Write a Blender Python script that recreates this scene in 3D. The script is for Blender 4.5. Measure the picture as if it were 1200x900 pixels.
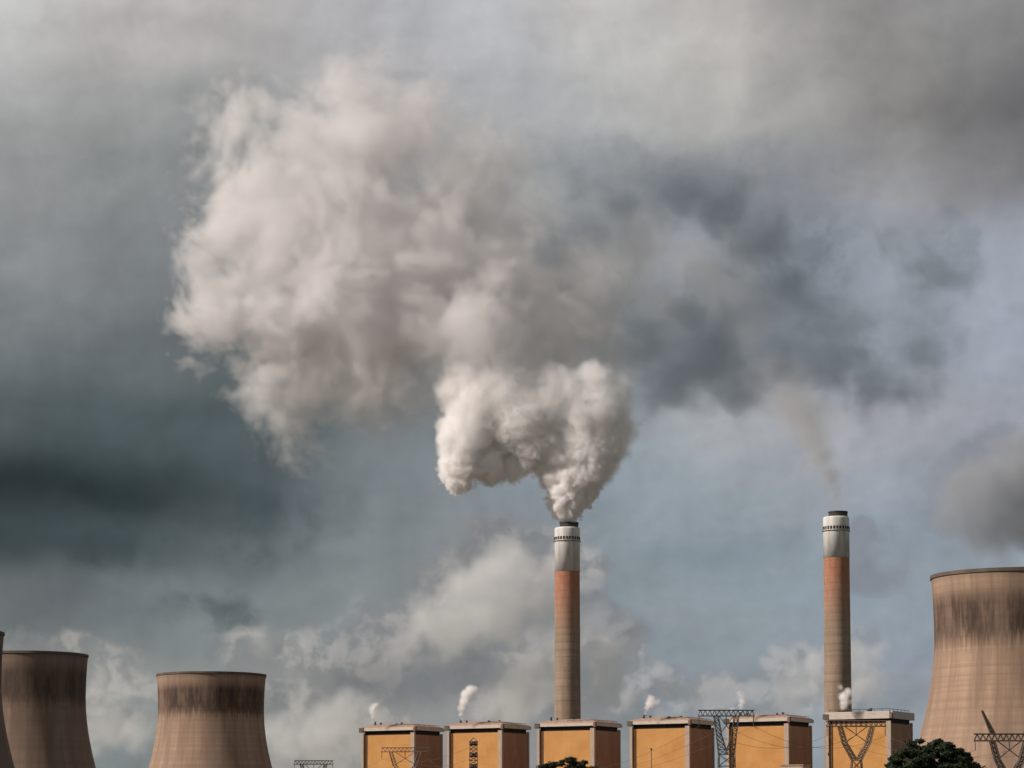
import bpy, bmesh, math, random
from mathutils import Vector, Matrix
R = math.radians
sc = bpy.context.scene
for o in list(bpy.data.objects): bpy.data.objects.remove(o)
C = sc.collection

# ------------------------------------------------------------------ camera
F = 3000.0            # focal length in photo pixels (photo is 1200 wide)
PITCH = R(4.7); HOR = 980.0; CAMZ = 8.0
cd = bpy.data.cameras.new('camera'); cam = bpy.data.objects.new('camera', cd); C.objects.link(cam)
cd.sensor_fit = 'HORIZONTAL'; cd.sensor_width = 36.0; cd.lens = 36.0*F/1200.0
cd.shift_y = (HOR - F*math.tan(PITCH) - 450.0)/1200.0
cd.clip_start = 1.0; cd.clip_end = 60000.0
cam.location = (0, 0, CAMZ); cam.rotation_euler = (R(90)+PITCH, 0, 0)
sc.camera = cam
PY0 = HOR - F*math.tan(PITCH)
def el_of(py): return PITCH + math.atan((PY0-py)/F)
def at(px, py, D):
    """ray through a photo pixel, taken at ground distance D"""
    v = Vector(((px-600.0)/F, 1.0, (PY0-py)/F))
    v = Matrix.Rotation(PITCH, 3, 'X') @ v
    v *= D/v.y
    return Vector((v.x, v.y, v.z+CAMZ))
def sx(px, D): return at(px, 820, D).x
def sz(py, D): return at(600, py, D).z
def srgb(r, g, b):
    f = lambda c: (c/255.0/12.92) if c <= 10.3 else ((c/255.0+.055)/1.055)**2.4
    return (f(r), f(g), f(b), 1.0)

# ------------------------------------------------------------------ sun, exposure
SUN_AZ = R(73)        # to the left of the direction back towards the camera
SUN_EL = R(34)
sd = Vector((-math.sin(SUN_AZ)*math.cos(SUN_EL), -math.cos(SUN_AZ)*math.cos(SUN_EL), math.sin(SUN_EL)))
sl = bpy.data.lights.new('sun', 'SUN'); sl.energy = 4.8; sl.angle = R(0.6); sl.color = (1.0, 0.885, 0.80)
so = bpy.data.objects.new('sun', sl); C.objects.link(so)
so.rotation_euler = sd.to_track_quat('Z', 'Y').to_euler()
vs = sc.view_settings
vs.view_transform = 'Standard'; vs.look = 'None'; vs.gamma = 1.0; vs.exposure = 0.0; vs.use_curve_mapping = False
sc.render.engine = 'CYCLES'
cy = sc.cycles
cy.use_denoising = True
try: cy.denoiser = 'OPENIMAGEDENOISE'
except Exception: pass
cy.max_bounces = 18; cy.diffuse_bounces = 3; cy.glossy_bounces = 2; cy.transmission_bounces = 2
cy.volume_bounces = 16; cy.transparent_max_bounces = 16
cy.volume_step_rate = 1.0; cy.volume_max_steps = 512
cy.use_adaptive_sampling = True; cy.adaptive_threshold = 0.05
sc.render.film_transparent = False

# ------------------------------------------------------------------ node helper
class G:
    """small expression builder, for shader and geometry node trees alike"""
    def __init__(s, nt): s.nt = nt
    def n(s, t, **kw):
        nd = s.nt.nodes.new(t)
        for k, v in kw.items(): setattr(nd, k, v)
        return nd
    def put(s, sock, v):
        if isinstance(v, bpy.types.NodeSocket): s.nt.links.new(v, sock)
        elif v is not None:
            try: sock.default_value = v
            except Exception:
                sock.default_value = (v, v, v) if not hasattr(v, '__len__') else tuple(v)[:3]
    def m(s, op, a, b=None, c=None, clamp=False):
        nd = s.n('ShaderNodeMath', operation=op); nd.use_clamp = clamp
        s.put(nd.inputs[0], a)
        if b is not None: s.put(nd.inputs[1], b)
        if c is not None: s.put(nd.inputs[2], c)
        return nd.outputs[0]
    def add(s, a, b): return s.m('ADD', a, b)
    def sub(s, a, b): return s.m('SUBTRACT', a, b)
    def mul(s, a, b): return s.m('MULTIPLY', a, b)
    def v(s, op, a, b=None, scale=None):
        nd = s.n('ShaderNodeVectorMath', operation=op)
        s.put(nd.inputs[0], a)
        if b is not None: s.put(nd.inputs[1], b)
        if scale is not None: s.put(nd.inputs['Scale'], scale)
        return nd.outputs['Value'] if op in ('DISTANCE', 'LENGTH', 'DOT_PRODUCT') else nd.outputs[0]
    def comb(s, x, y, z):
        nd = s.n('ShaderNodeCombineXYZ')
        for i, q in enumerate((x, y, z)): s.put(nd.inputs[i], q)
        return nd.outputs[0]
    def sep(s, a):
        nd = s.n('ShaderNodeSeparateXYZ'); s.put(nd.inputs[0], a); return nd.outputs
    def noise(s, vec, scale, detail=4, rough=.55, lac=2.0, dist=0.0, color=False):
        nd = s.n('ShaderNodeTexNoise'); s.put(nd.inputs['Vector'], vec)
        nd.inputs['Scale'].default_value = scale; nd.inputs['Detail'].default_value = detail
        nd.inputs['Roughness'].default_value = rough; nd.inputs['Lacunarity'].default_value = lac
        nd.inputs['Distortion'].default_value = dist
        return nd.outputs['Color' if color else 0]
    def voro(s, vec, scale, smooth=None, detail=0, rough=.5):
        nd = s.n('ShaderNodeTexVoronoi'); nd.feature = 'SMOOTH_F1' if smooth else 'F1'
        s.put(nd.inputs['Vector'], vec); nd.inputs['Scale'].default_value = scale
        if smooth: nd.inputs['Smoothness'].default_value = smooth
        if 'Detail' in nd.inputs: nd.inputs['Detail'].default_value = detail
        return nd.outputs['Distance']
    def rng(s, v, a, b, c=0.0, d=1.0, smooth=False):
        nd = s.n('ShaderNodeMapRange'); nd.interpolation_type = 'SMOOTHSTEP' if smooth else 'LINEAR'; nd.clamp = True
        for i, q in enumerate((v, a, b, c, d)): s.put(nd.inputs[i], q)
        return nd.outputs[0]
    def mix(s, f, a, b, blend='MIX'):
        nd = s.n('ShaderNodeMix', data_type='RGBA'); nd.blend_type = blend; nd.clamp_factor = True
        s.put(nd.inputs[0], f); s.put(nd.inputs[6], a); s.put(nd.inputs[7], b)
        return nd.outputs[2]
    def ramp(s, f, stops, interp='LINEAR'):
        nd = s.n('ShaderNodeValToRGB'); cr = nd.color_ramp; cr.interpolation = interp
        while len(cr.elements) > 1: cr.elements.remove(cr.elements[-1])
        cr.elements[0].position = stops[0][0]; cr.elements[0].color = stops[0][1]
        for p, c in stops[1:]:
            e = cr.elements.new(p); e.color = c
        s.put(nd.inputs[0], f)
        return nd.outputs[0]

# ------------------------------------------------------------------ the sky
def build_world():
    w = bpy.data.worlds.new('World'); sc.world = w; w.use_nodes = True
    nt = w.node_tree; nt.nodes.clear(); g = G(nt)
    tc = g.n('ShaderNodeTexCoord'); d = g.v('NORMALIZE', tc.outputs['Generated'])
    x, y, z = g.sep(d)[:3]
    az = g.m('ARCTAN2', x, y); el = g.m('ARCSINE', z)
    # degrees
    azd = g.mul(az, 180/math.pi); eld = g.mul(el, 180/math.pi)
    P = g.comb(azd, eld, 0.0)
    def A(px): return math.degrees(math.atan((px-600.0)/F))
    def E(py): return math.degrees(el_of(py))
    def warp(base, scale, amp, detail, seed, rough=.6):
        c = g.noise(g.v('ADD', base, (seed, seed*1.7, seed*.3)), scale, detail, rough, color=True)
        c = g.v('SUBTRACT', c, (.5, .5, .5))
        return g.v('ADD', base, g.v('MULTIPLY', c, (amp, amp*.75, 0.0)))
    soft = warp(P, .30, 2.6, 3, 3.0, .45)
    hard = warp(warp(P, .45, 2.6, 2, 11.0), 1.6, .95, 9, 7.0, .62)
    hard2 = warp(P, .7, .7, 3, 17.0, .45)
    xs = [0, 150, 300, 450, 600, 700, 850, 950, 1050, 1200]
    rows = [
     (-40, [(204,203,202), (200,195,192), (184,180,179), (178,178,182), (190,190,192), (196,192,190), (186,182,179), (160,157,155), (150,148,147), (156,154,154)]),
     (60, [(193,192,191), (183,179,177), (167,164,163), (173,173,176), (185,185,188), (191,190,188), (185,182,178), (165,162,159), (143,141,139), (131,130,130)]),
     (130, [(171,171,170), (155,156,155), (145,147,147), (165,165,167), (175,176,178), (173,173,172), (171,169,166), (161,159,156), (139,136,134), (103,102,103)]),
     (220, [(154,155,155), (139,142,142), (134,138,139), (156,156,157), (160,162,162), (144,147,150), (132,136,141), (139,141,145), (148,147,148), (124,123,125)]),
     (310, [(138,141,142), (124,128,130), (120,125,127), (146,145,144), (152,151,150), (144,144,144), (138,139,140), (128,134,142), (150,155,164), (158,163,174)]),
     (400, [(120,125,127), (108,114,116), (100,108,110), (122,125,127), (130,132,133), (122,125,127), (118,123,127), (126,132,139), (144,151,161), (156,163,175)]),
     (490, [(84,94,96), (76,87,89), (80,90,93), (112,118,121), (130,136,140), (140,146,152), (162,165,169), (165,166,170), (162,163,171), (160,163,174)]),
     (580, [(38,48,50), (42,53,55), (74,84,87), (118,124,128), (134,142,149), (140,150,158), (145,156,164), (150,158,166), (155,160,170), (150,156,167)]),
     (640, [(60,71,73), (74,85,88), (98,107,109), (124,131,134), (138,142,145), (134,145,153), (139,151,160), (141,152,161), (143,153,163), (145,154,164)]),
     (690, [(104,110,111), (108,116,119), (116,124,126), (128,134,136), (146,146,147), (134,143,150), (138,149,157), (140,151,160), (141,152,162), (143,153,163)]),
     (750, [(118,124,125), (120,127,129), (126,134,136), (128,134,136), (136,139,141), (130,139,146), (138,148,156), (140,150,160), (141,151,162), (143,152,163)]),
     (800, [(134,138,137), (136,140,139), (136,140,139), (130,133,134), (138,138,139), (130,137,142), (136,145,152), (142,150,158), (144,151,160), (144,151,161)]),
     (880, [(130,138,138), (128,136,137), (152,150,146), (154,152,149), (148,148,147), (142,147,150), (144,152,158), (146,155,162), (146,154,162), (146,154,162)]),
    ]
    a0, a1 = A(0), A(1200)
    sx_, sy_, _ = g.sep(soft)[:3]
    t = g.rng(sx_, a0, a1)
    col = None
    for i, (py, cs) in enumerate(rows):
        rc = g.ramp(t, [((A(px)-a0)/(a1-a0), srgb(*c)) for px, c in zip(xs, cs)], 'EASE')
        if col is None: col = rc
        else: col = g.mix(g.rng(sy_, E(rows[i-1][0]), E(py), 0, 1, True), col, rc)
    # named cloud masses, each with its own ragged outline
    hx, hy, _ = g.sep(hard)[:3]
    def blob(px, py, rx, ry, edge=.6, v=None, rot=0.0):
        """1 inside an ellipse given in photo pixels, soft over `edge` of its radius"""
        X, Y = (hx, hy) if v is None else v
        u = g.mul(g.sub(X, A(px)), F*math.pi/180/rx); q = g.mul(g.sub(Y, E(py)), F*math.pi/180/ry)
        if rot:
            c_, s_ = math.cos(rot), math.sin(rot)
            u0 = g.mul(g.sub(X, A(px)), F*math.pi/180); q0 = g.mul(g.sub(Y, E(py)), F*math.pi/180)
            u = g.mul(g.add(g.mul(u0, c_), g.mul(q0, s_)), 1/rx); q = g.mul(g.sub(g.mul(q0, c_), g.mul(u0, s_)), 1/ry)
        rr = g.m('SQRT', g.add(g.mul(u, u), g.mul(q, q)))
        return g.rng(rr, 1+edge*.5, 1-edge*.5, 0, 1, True)
    def union(bl):
        acc = None
        for b in bl:
            f = blob(*b)
            acc = f if acc is None else g.m('MAXIMUM', acc, f)
        return acc
    # relief: the same noise sampled a little towards the sun
    def fb(vec, sc_, off=0.0, det=5):
        return g.noise(g.v('ADD', vec, (off, off*.6, 5.0)), sc_, det, .58)
    n1 = fb(hard2, .42); n1b = fb(g.v('ADD', hard2, (-.25, .2, 0)), .42)
    relief = g.sub(n1, n1b)
    n2 = fb(hard2, 1.3, 20, 4); n2b = fb(g.v('ADD', hard2, (-.10, .08, 0)), 1.3, 20, 4)
    relief2 = g.sub(n2, n2b)
    # dark ragged fragments on the right
    frag = union([(725,185,56,30,1.0),(860,205,110,48,1.3),(690,262,40,24,1.3),(920,290,60,60,1.3),(975,345,50,30,.9,None,-.6),
                  (800,440,66,40,1.0),(830,385,95,60,1.4),(890,425,60,40,1.1),(1000,410,50,36,1.0),(1060,430,55,44,1.0),(1095,370,28,78,1.0),(1125,295,26,40,.9),(1085,460,34,20,.9),(760,370,60,60,1.4),(640,270,60,40,1.4)])
    nf = g.noise(g.v('ADD', hard2, (41, 13, 2)), .62, 8, .6)
    ragged = g.add(g.rng(nf, .36, .62, .15, .8, True), g.rng(g.noise(g.v('ADD', hard2, (4, 31, 2)), 1.8, 6, .6), .45, .65, 0, .3, True))
    col = g.mix(g.mul(g.mul(frag, ragged), .30), col, g.mix(g.rng(hy, E(460), E(180)), srgb(80,92,102), srgb(90,102,116)))
    # bright slivers between them
    sl_ = union([(1010,300,60,46,1.2),(910,325,24,18,.9),(985,465,80,14,1.0),(800,300,50,40,1.3)])
    col = g.mix(g.mul(sl_, g.rng(nf, .62, .44, .0, .45, True)), col, srgb(158,164,176))
    # cloud on the right edge
    rc_ = union([(1165,575,62,52,.4),(1190,545,50,42,.35),(1210,600,60,55,.4),(1120,600,26,22,.5)])
    col = g.mix(g.mul(rc_, .25), col, g.mix(g.rng(hy, E(625), E(515), 0, 1), srgb(128,130,138), srgb(98,102,111)))
    sm = union([(1040,665,36,26,1.0),(1030,640,20,14,1.0)])
    col = g.mix(g.mul(sm, .45), col, srgb(118,117,125))
    # ragged lower edge of the dark deck, torn shreds hanging from it
    sh = union([(60,640,110,26,.9),(180,655,60,18,.9),(250,640,70,24,1.0),(330,600,70,30,1.1),(215,690,26,34,1.0),(275,720,24,26,1.0)])
    shn = g.rng(g.noise(g.v('ADD', hard2, (8, 3, 9)), .6, 7, .55), .38, .58, 0, 1, True)
    col = g.mix(g.mul(g.mul(sh, shn), .55), col, srgb(60,73,76))
    # bright cumulus low down
    nc = g.noise(g.v('ADD', hard2, (60, 20, 5)), .6, 8, .56); nc2 = g.noise(g.v('ADD', hard2, (59.72, 20.24, 5)), .6, 5, .5)
    cl_ = g.rng(g.sub(nc, nc2), -.05, .07, 0, 1, True)
    def cumulus(bl, lo, hi, amount, dark, light):
        nonlocal col
        cu = union(bl); cun = g.rng(g.add(nc, g.mul(cu, .12)), lo, hi, 0, 1, True)
        col = g.mix(g.mul(g.mul(cu, cun), amount), col, g.mix(cl_, dark, light))
    cumulus([(575,685,100,50,.9),(645,690,50,44,.8),(500,745,90,46,1.0),(600,640,50,24,1.0),(420,770,80,40,1.1)], .42, .60, .62, srgb(124,124,126), srgb(166,161,158))
    cumulus([(628,775,44,40,.7),(605,820,60,34,.8),(700,775,38,56,.9),(690,830,50,30,.9),(660,650,30,30,.9)], .42, .56, .70, srgb(134,134,137), srgb(184,179,175))
    cumulus([(400,840,80,36,.8),(350,872,110,30,.9),(310,760,60,22,.9),(130,800,70,20,.9),(125,850,55,28,.9),(70,765,80,16,.9),(300,800,80,30,1.0)], .40, .56, .66, srgb(134,135,134), srgb(178,173,167))
    cumulus([(945,785,38,34,.7),(1008,765,34,36,.8),(1000,805,50,34,.8),(780,812,60,24,1.0),(855,822,55,26,1.0),(930,830,50,20,1.0)], .42, .57, .70, srgb(132,137,143), srgb(176,174,174))
    # grey undersides beside them
    cd_ = union([(672,728,60,30,.9),(540,785,70,26,1.0),(470,800,60,26,1.0),(330,820,30,18,1.0),(60,715,120,26,1.2)])
    col = g.mix(g.mul(cd_, .42), col, srgb(100,104,109))
    # faint streaks in the thin sky
    st = g.noise(g.v('MULTIPLY', soft, (.22, 1.3, 1.0)), .9, 4, .5)
    thin = blob(980, 600, 300, 220, 1.2)
    col = g.mix(g.mul(g.rng(st, .45, .75, 0, .30, True), thin), col, srgb(160,163,168))
    # overall texture of the cloud deck
    n0 = g.noise(g.v('ADD', g.v('MULTIPLY', soft, (1.0, 1.35, 1.0)), (77, 3, 9)), .16, 4, .5); n0b = g.noise(g.v('ADD', g.v('MULTIPLY', g.v('ADD', soft, (-.5, .4, 0)), (1.0, 1.35, 1.0)), (77, 3, 9)), .16, 4, .5)
    k = g.add(1.0, g.add(g.mul(relief, .45), g.mul(relief2, .07)))
    k = g.add(k, g.add(g.mul(g.sub(n1, .5), .30), g.add(g.mul(g.sub(n0, .5), .38), g.mul(g.sub(n0, n0b), .9))))
    kk = g.comb(k, k, k)
    nd = g.v('MULTIPLY', col, kk)
    col = nd
    # away from the picture: plain broken cloud
    gen = g.mix(g.rng(g.noise(d, 2.2, 6, .6), .4, .62, 0, 1, True), srgb(96,104,112), srgb(176,172,168))
    inpic = g.mul(g.rng(g.m('ABSOLUTE', azd), 16, 30, 1, 0, True), g.rng(g.m('ABSOLUTE', g.sub(eld, 9)), 14, 28, 1, 0, True))
    inpic = g.mul(inpic, g.rng(y, 0, .1, 0, 1))
    col = g.mix(inpic, gen, col)
    sky = g.n('ShaderNodeTexSky'); sky.sky_type = 'NISHITA'; sky.sun_disc = False
    sky.sun_elevation = SUN_EL; sky.sun_rotation = math.atan2(sd.x, sd.y)
    sky.air_density = 1.0; sky.dust_density = 2.0
    b1 = g.n('ShaderNodeBackground'); g.put(b1.inputs[0], sky.outputs[0]); b1.inputs[1].default_value = .06
    b2 = g.n('ShaderNodeBackground'); g.put(b2.inputs[0], col); b2.inputs[1].default_value = 1.0
    mx = g.n('ShaderNodeMixShader'); mx.inputs[0].default_value = .95
    nt.links.new(b1.outputs[0], mx.inputs[1]); nt.links.new(b2.outputs[0], mx.inputs[2])
    out = g.n('ShaderNodeOutputWorld'); nt.links.new(mx.outputs[0], out.inputs[0])
    w.cycles.sampling_method = 'MANUAL'; w.cycles.sample_map_resolution = 512
build_world()

# ------------------------------------------------------------------ mesh helpers
class MB:
    def __init__(s): s.bm = bmesh.new()
    def box(s, c, size, rot=None, mi=0):
        hx, hy, hz = (q/2 for q in size)
        vs_ = []
        for X in (-hx, hx):
            for Y in (-hy, hy):
                for Z in (-hz, hz):
                    p = Vector((X, Y, Z))
                    if rot is not None: p = rot @ p
                    vs_.append(s.bm.verts.new(p+Vector(c)))
        for f in ((0,1,3,2),(4,6,7,5),(0,4,5,1),(2,3,7,6),(0,2,6,4),(1,5,7,3)):
            fc = s.bm.faces.new([vs_[i] for i in f]); fc.material_index = mi
    def tube(s, p, q, r0, r1=None, n=6, cap=True):
        r1 = r0 if r1 is None else r1
        p, q = Vector(p), Vector(q); ax = (q-p)
        if ax.length < 1e-6: return
        qt = ax.to_track_quat('Z', 'Y')
        A_, B_ = [], []
        for i in range(n):
            a = 2*math.pi*i/n; u = qt @ Vector((math.cos(a), math.sin(a), 0))
            A_.append(s.bm.verts.new(p+u*r0)); B_.append(s.bm.verts.new(q+u*r1))
        for i in range(n):
            j = (i+1) % n
            s.bm.faces.new((A_[i], A_[j], B_[j], B_[i]))
        if cap:
            s.bm.faces.new(A_[::-1]); s.bm.faces.new(B_)
    def lathe(s, prof, n=96, cx=0, cy=0):
        rings = []
        for r, z in prof:
            rings.append([s.bm.verts.new((cx+r*math.cos(2*math.pi*i/n), cy+r*math.sin(2*math.pi*i/n), z)) for i in range(n)])
        for a, b in zip(rings, rings[1:]):
            for i in range(n):
                j = (i+1) % n
                s.bm.faces.new((a[i], a[j], b[j], b[i]))
        return rings
    def build(s, name, mat, parent=None, smooth=False, loc=None):
        bmesh.ops.recalc_face_normals(s.bm, faces=s.bm.faces)
        me = bpy.data.meshes.new(name); s.bm.to_mesh(me); s.bm.free()
        if smooth:
            for p in me.polygons: p.use_smooth = True
        me.materials.append(mat)
        o = bpy.data.objects.new(name, me); C.objects.link(o)
        if parent is not None: o.parent = parent
        if loc is not None: o.location = loc
        return o
def tag(o, label=None, cat=None, group=None, kind=None):
    if label: o['label'] = label
    if cat: o['category'] = cat
    if group: o['group'] = group
    if kind: o['kind'] = kind
    return o
def empty(name, loc, rz=0, **kw):
    o = bpy.data.objects.new(name, None); C.objects.link(o); o.empty_display_size = 5
    o.location = loc; o.rotation_euler = (0, 0, rz)
    return tag(o, **kw)
def copy_tree(o, parent=None):
    c = o.copy(); C.objects.link(c)
    if parent is not None: c.parent = parent
    for ch in list(o.children): copy_tree(ch, c)
    return c

# ------------------------------------------------------------------ materials
def mat(name, build, rough=.85, bump=None):
    m = bpy.data.materials.new(name); m.use_nodes = True; nt = m.node_tree; g = G(nt)
    b = nt.nodes['Principled BSDF']; b.inputs['Roughness'].default_value = rough
    try: b.inputs['Specular IOR Level'].default_value = .25
    except Exception: pass
    tc = g.n('ShaderNodeTexCoord'); v = tc.outputs['Object']
    r = build(g, v, tc)
    if isinstance(r, tuple) and len(r) == 2 and isinstance(r[1], bpy.types.NodeSocket):
        col, h = r
        bp = g.n('ShaderNodeBump'); bp.inputs['Strength'].default_value = bump or .3; bp.inputs['Distance'].default_value = .3
        g.put(bp.inputs['Height'], h); nt.links.new(bp.outputs[0], b.inputs['Normal'])
    else: col = r
    g.put(b.inputs['Base Color'], col)
    return m
def plain(name, c, var=.25, scale=.3, rough=.8):
    def f(g, v, tc):
        n = g.noise(v, scale, 5, .6)
        return g.mix(g.rng(n, .3, .7), tuple(q*(1-var) for q in c[:3])+(1,), tuple(min(1, q*(1+var)) for q in c[:3])+(1,))
    return mat(name, f, rough)
def tower_concrete(H, dark=0.0, streak=1.0):
    def f(g, v, tc):
        oi = g.n('ShaderNodeObjectInfo'); rnd = oi.outputs['Random']
        x, y, z = g.sep(v)[:3]
        ang = g.m('ARCTAN2', x, y)
        rs = g.mul(rnd, 40.0)
        # cylinder coordinates made seamless: unit circle plus height
        L = g.m('SQRT', g.add(g.mul(x, x), g.mul(y, y)))
        cx_, cy_ = g.m('DIVIDE', x, L), g.m('DIVIDE', y, L)
        def cyl(sa, szz): return g.comb(g.add(g.mul(cx_, sa), rs), g.mul(cy_, sa), g.mul(z, szz))
        base = g.mix(g.rng(g.noise(cyl(5, .02), 1.0, 5, .6), .35, .65), (.235, .155, .112, 1), (.40, .27, .19, 1))
        # horizontal lifts of the shuttering
        lift = g.noise(g.comb(g.mul(rnd, 9.0), 0.0, z), .55, 3, .7)
        base = g.mix(g.rng(lift, .40, .62, 0, .55), base, (.22, .165, .125, 1))
        zf = g.m('FRACT', g.mul(z, 1/3.0)); line = g.rng(zf, .0, .12, 1, 0)
        base = g.mix(g.mul(line, g.rng(lift, .4, .7, .03, .16)), base, (.17, .13, .10, 1))
        # long rain streaks
        s1 = g.noise(cyl(26, .018), 1.0, 6, .7)
        base = g.mix(g.rng(s1, .50, .72, 0, .42*streak), base, (.15, .105, .08, 1))
        s1b = g.noise(cyl(9, .03), 1.0, 5, .7)
        base = g.mix(g.rng(s1b, .52, .72, 0, .35*streak), base, (.19, .15, .115, 1))
        # black-brown growth in a band under the rim, ragged below
        s2 = g.noise(cyl(20, .05), 1.0, 6, .68); s3 = g.noise(cyl(3.2, .035), 1.0, 4, .6)
        low = g.add(H-29.0, g.mul(g.sub(s2, .5), 22.0)); 
        band = g.mul(g.rng(z, low, g.add(low, 6.0)), g.rng(z, H-12, H-4, 1, 0, True))
        band = g.mul(band, g.rng(s3, .34, .54, .55, 1.0))
        band = g.mul(band, g.rng(s2, .30, .58, .62, 1.0))
        base = g.mix(g.mul(band, .93), base, (.040, .026, .022, 1))
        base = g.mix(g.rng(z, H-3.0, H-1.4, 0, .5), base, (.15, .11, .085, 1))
        if dark: base = g.mix(dark, base, (.085, .068, .058, 1))  # whole shell darkened; on the dull left tower, cloud shadow painted in
        h = g.add(g.mul(line, -.5), g.mul(s1, .5))
        return base, h
    return mat('weathered_concrete', f, .92, .08)
def chimney_concrete(zo, blend=26.0):
    def f(g, v, tc):
        rnd = g.n('ShaderNodeObjectInfo').outputs['Random']
        x, y, z = g.sep(v)[:3]
        n = g.noise(g.comb(g.mul(x, .3), g.mul(y, .3), g.mul(z, .035)), 1.0, 6, .65)
        conc = g.mix(g.rng(n, .35, .65), (.24, .18, .13, 1), (.33, .25, .185, 1))
        band = g.noise(g.comb(rnd, 0.0, z), .30, 3, .7)
        conc = g.mix(g.rng(band, .42, .66, 0, .5), conc, (.17, .125, .09, 1))
        zf = g.m('FRACT', g.mul(z, 1/4.5)); line = g.rng(zf, 0, .1, 1, 0)
        conc = g.mix(g.mul(line, .3), conc, (.15, .11, .08, 1))
        red = g.mix(g.rng(g.noise(g.v('MULTIPLY', v, (.4, .4, .1)), 1.0, 5, .6), .35, .7), (.33, .135, .080, 1), (.38, .20, .125, 1))
        red = g.mix(g.mul(line, .25), red, (.25, .10, .05, 1))
        zz = g.add(z, g.mul(g.sub(n, .5), 28.0))
        return g.mix(g.rng(zz, zo-blend-16, zo-8, 0, .95), conc, red), g.add(g.mul(line, -1), n)
    return mat('painted_concrete', f, .9, .3)
M = {}
def white_paint(g, v, tc):
    x, y, z = g.sep(v)[:3]
    n = g.noise(g.comb(g.mul(x, .6), g.mul(y, .6), g.mul(z, .06)), 1.0, 5, .65)
    c = g.mix(g.rng(n, .35, .68), (.68, .68, .66, 1), (.46, .45, .43, 1))
    return c
M['white'] = mat('white_paint', white_paint, .7)
def yellow_clad(g, v, tc):
    x, y, z = g.sep(v)[:3]
    n = g.noise(v, .07, 4, .6)
    c = g.mix(g.rng(n, .35, .65), (.42, .20, .055, 1), (.50, .265, .085, 1))
    # sheets: thin joints across and down
    zf = g.m('FRACT', g.mul(z, 1/4.2)); ln = g.rng(zf, 0, .07, 1, 0)
    xf = g.m('FRACT', g.mul(g.add(x, g.mul(y, 1.0)), 1/2.4)); lv = g.rng(xf, 0, .10, 1, 0)
    c = g.mix(g.add(g.mul(ln, .30), g.mul(lv, .13)), c, (.34, .15, .045, 1))
    s = g.noise(g.comb(g.mul(x, .8), g.mul(y, .8), g.mul(z, .05)), 1.0, 5, .7)
    c = g.mix(g.rng(s, .52, .75, 0, .5), c, (.36, .19, .075, 1))
    return c, g.sub(0.0, lv)
M['yellow'] = mat('yellow_cladding', yellow_clad, .6, .2)
def side_clad(g, v, tc):  # side walls' shade put into the colour, darker and browner than the front
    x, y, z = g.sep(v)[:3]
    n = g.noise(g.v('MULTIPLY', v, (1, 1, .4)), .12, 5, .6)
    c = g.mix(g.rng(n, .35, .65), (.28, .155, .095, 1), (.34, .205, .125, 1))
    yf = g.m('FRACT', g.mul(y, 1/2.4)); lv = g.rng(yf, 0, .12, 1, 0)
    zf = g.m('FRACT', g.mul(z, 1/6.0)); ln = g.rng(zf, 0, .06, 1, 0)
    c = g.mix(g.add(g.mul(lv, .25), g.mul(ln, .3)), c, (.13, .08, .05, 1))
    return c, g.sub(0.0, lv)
M['side'] = mat('shaded_cladding', side_clad, .7, .2)
def stained_cream(g, v, tc):
    x, y, z = g.sep(v)[:3]
    n = g.noise(g.comb(g.mul(x, .7), g.mul(y, .7), g.mul(z, .12)), 1.0, 5, .7)
    return g.mix(g.rng(n, .42, .80), (.40, .32, .25, 1), (.26, .195, .15, 1))
M['cream'] = mat('cream_concrete', stained_cream, .85)
M['roof'] = plain('roof_felt', (.33, .225, .17), .3, .4)
M['dark'] = plain('dark_louvre', (.022, .020, .020), .3, .6, .8)
M['black'] = plain('sooty_steel', (.045, .043, .040), .4, .5, .7)
M['metal'] = plain('galvanised_steel', (.13, .095, .075), .35, .3, .6)
M['metal_dark'] = plain('dull_steel', (.075, .060, .052), .35, .3, .6)
M['wire'] = plain('aluminium_wire', (.12, .09, .07), .2, .02, .6)
M['steelgrey'] = plain('grey_steel', (.17, .16, .15), .3, .5, .7)
def soil(g, v, tc):
    n = g.noise(v, .01, 8, .6)
    return g.mix(g.rng(n, .35, .65), (.045, .065, .022, 1), (.10, .10, .045, 1))
M['ground'] = mat('rough_grass', soil, .95)
M['bark'] = plain('bark', (.06, .045, .035), .3, 2.0, .95)
def leafm(name, a, b):
    def f(g, v, tc):
        oi = g.noise(v, .8, 4, .6)
        return g.mix(g.rng(oi, .35, .65), a, b)
    return mat(name, f, .75)
M['leaf'] = leafm('pine_foliage', (.007, .013, .005, 1), (.024, .038, .012, 1))
M['leaf2'] = leafm('dark_foliage', (.010, .014, .007, 1), (.028, .032, .014, 1))

# ------------------------------------------------------------------ ground
b = MB(); b.bm.faces.new([b.bm.verts.new(p) for p in ((-20000, -3000, 0), (20000, -3000, 0), (20000, 30000, 0), (-20000, 30000, 0))])
tag(b.build('ground', M['ground']), kind='structure')
b = MB(); b.bm.faces.new([b.bm.verts.new(p) for p in ((-420, 1080, .02), (520, 760, .02), (640, 1500, .02), (-300, 1900, .02))])
M['asphalt'] = plain('asphalt', (.06, .058, .055), .3, .05, .9)
tag(b.build('yard', M['asphalt']), kind='structure')

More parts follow.
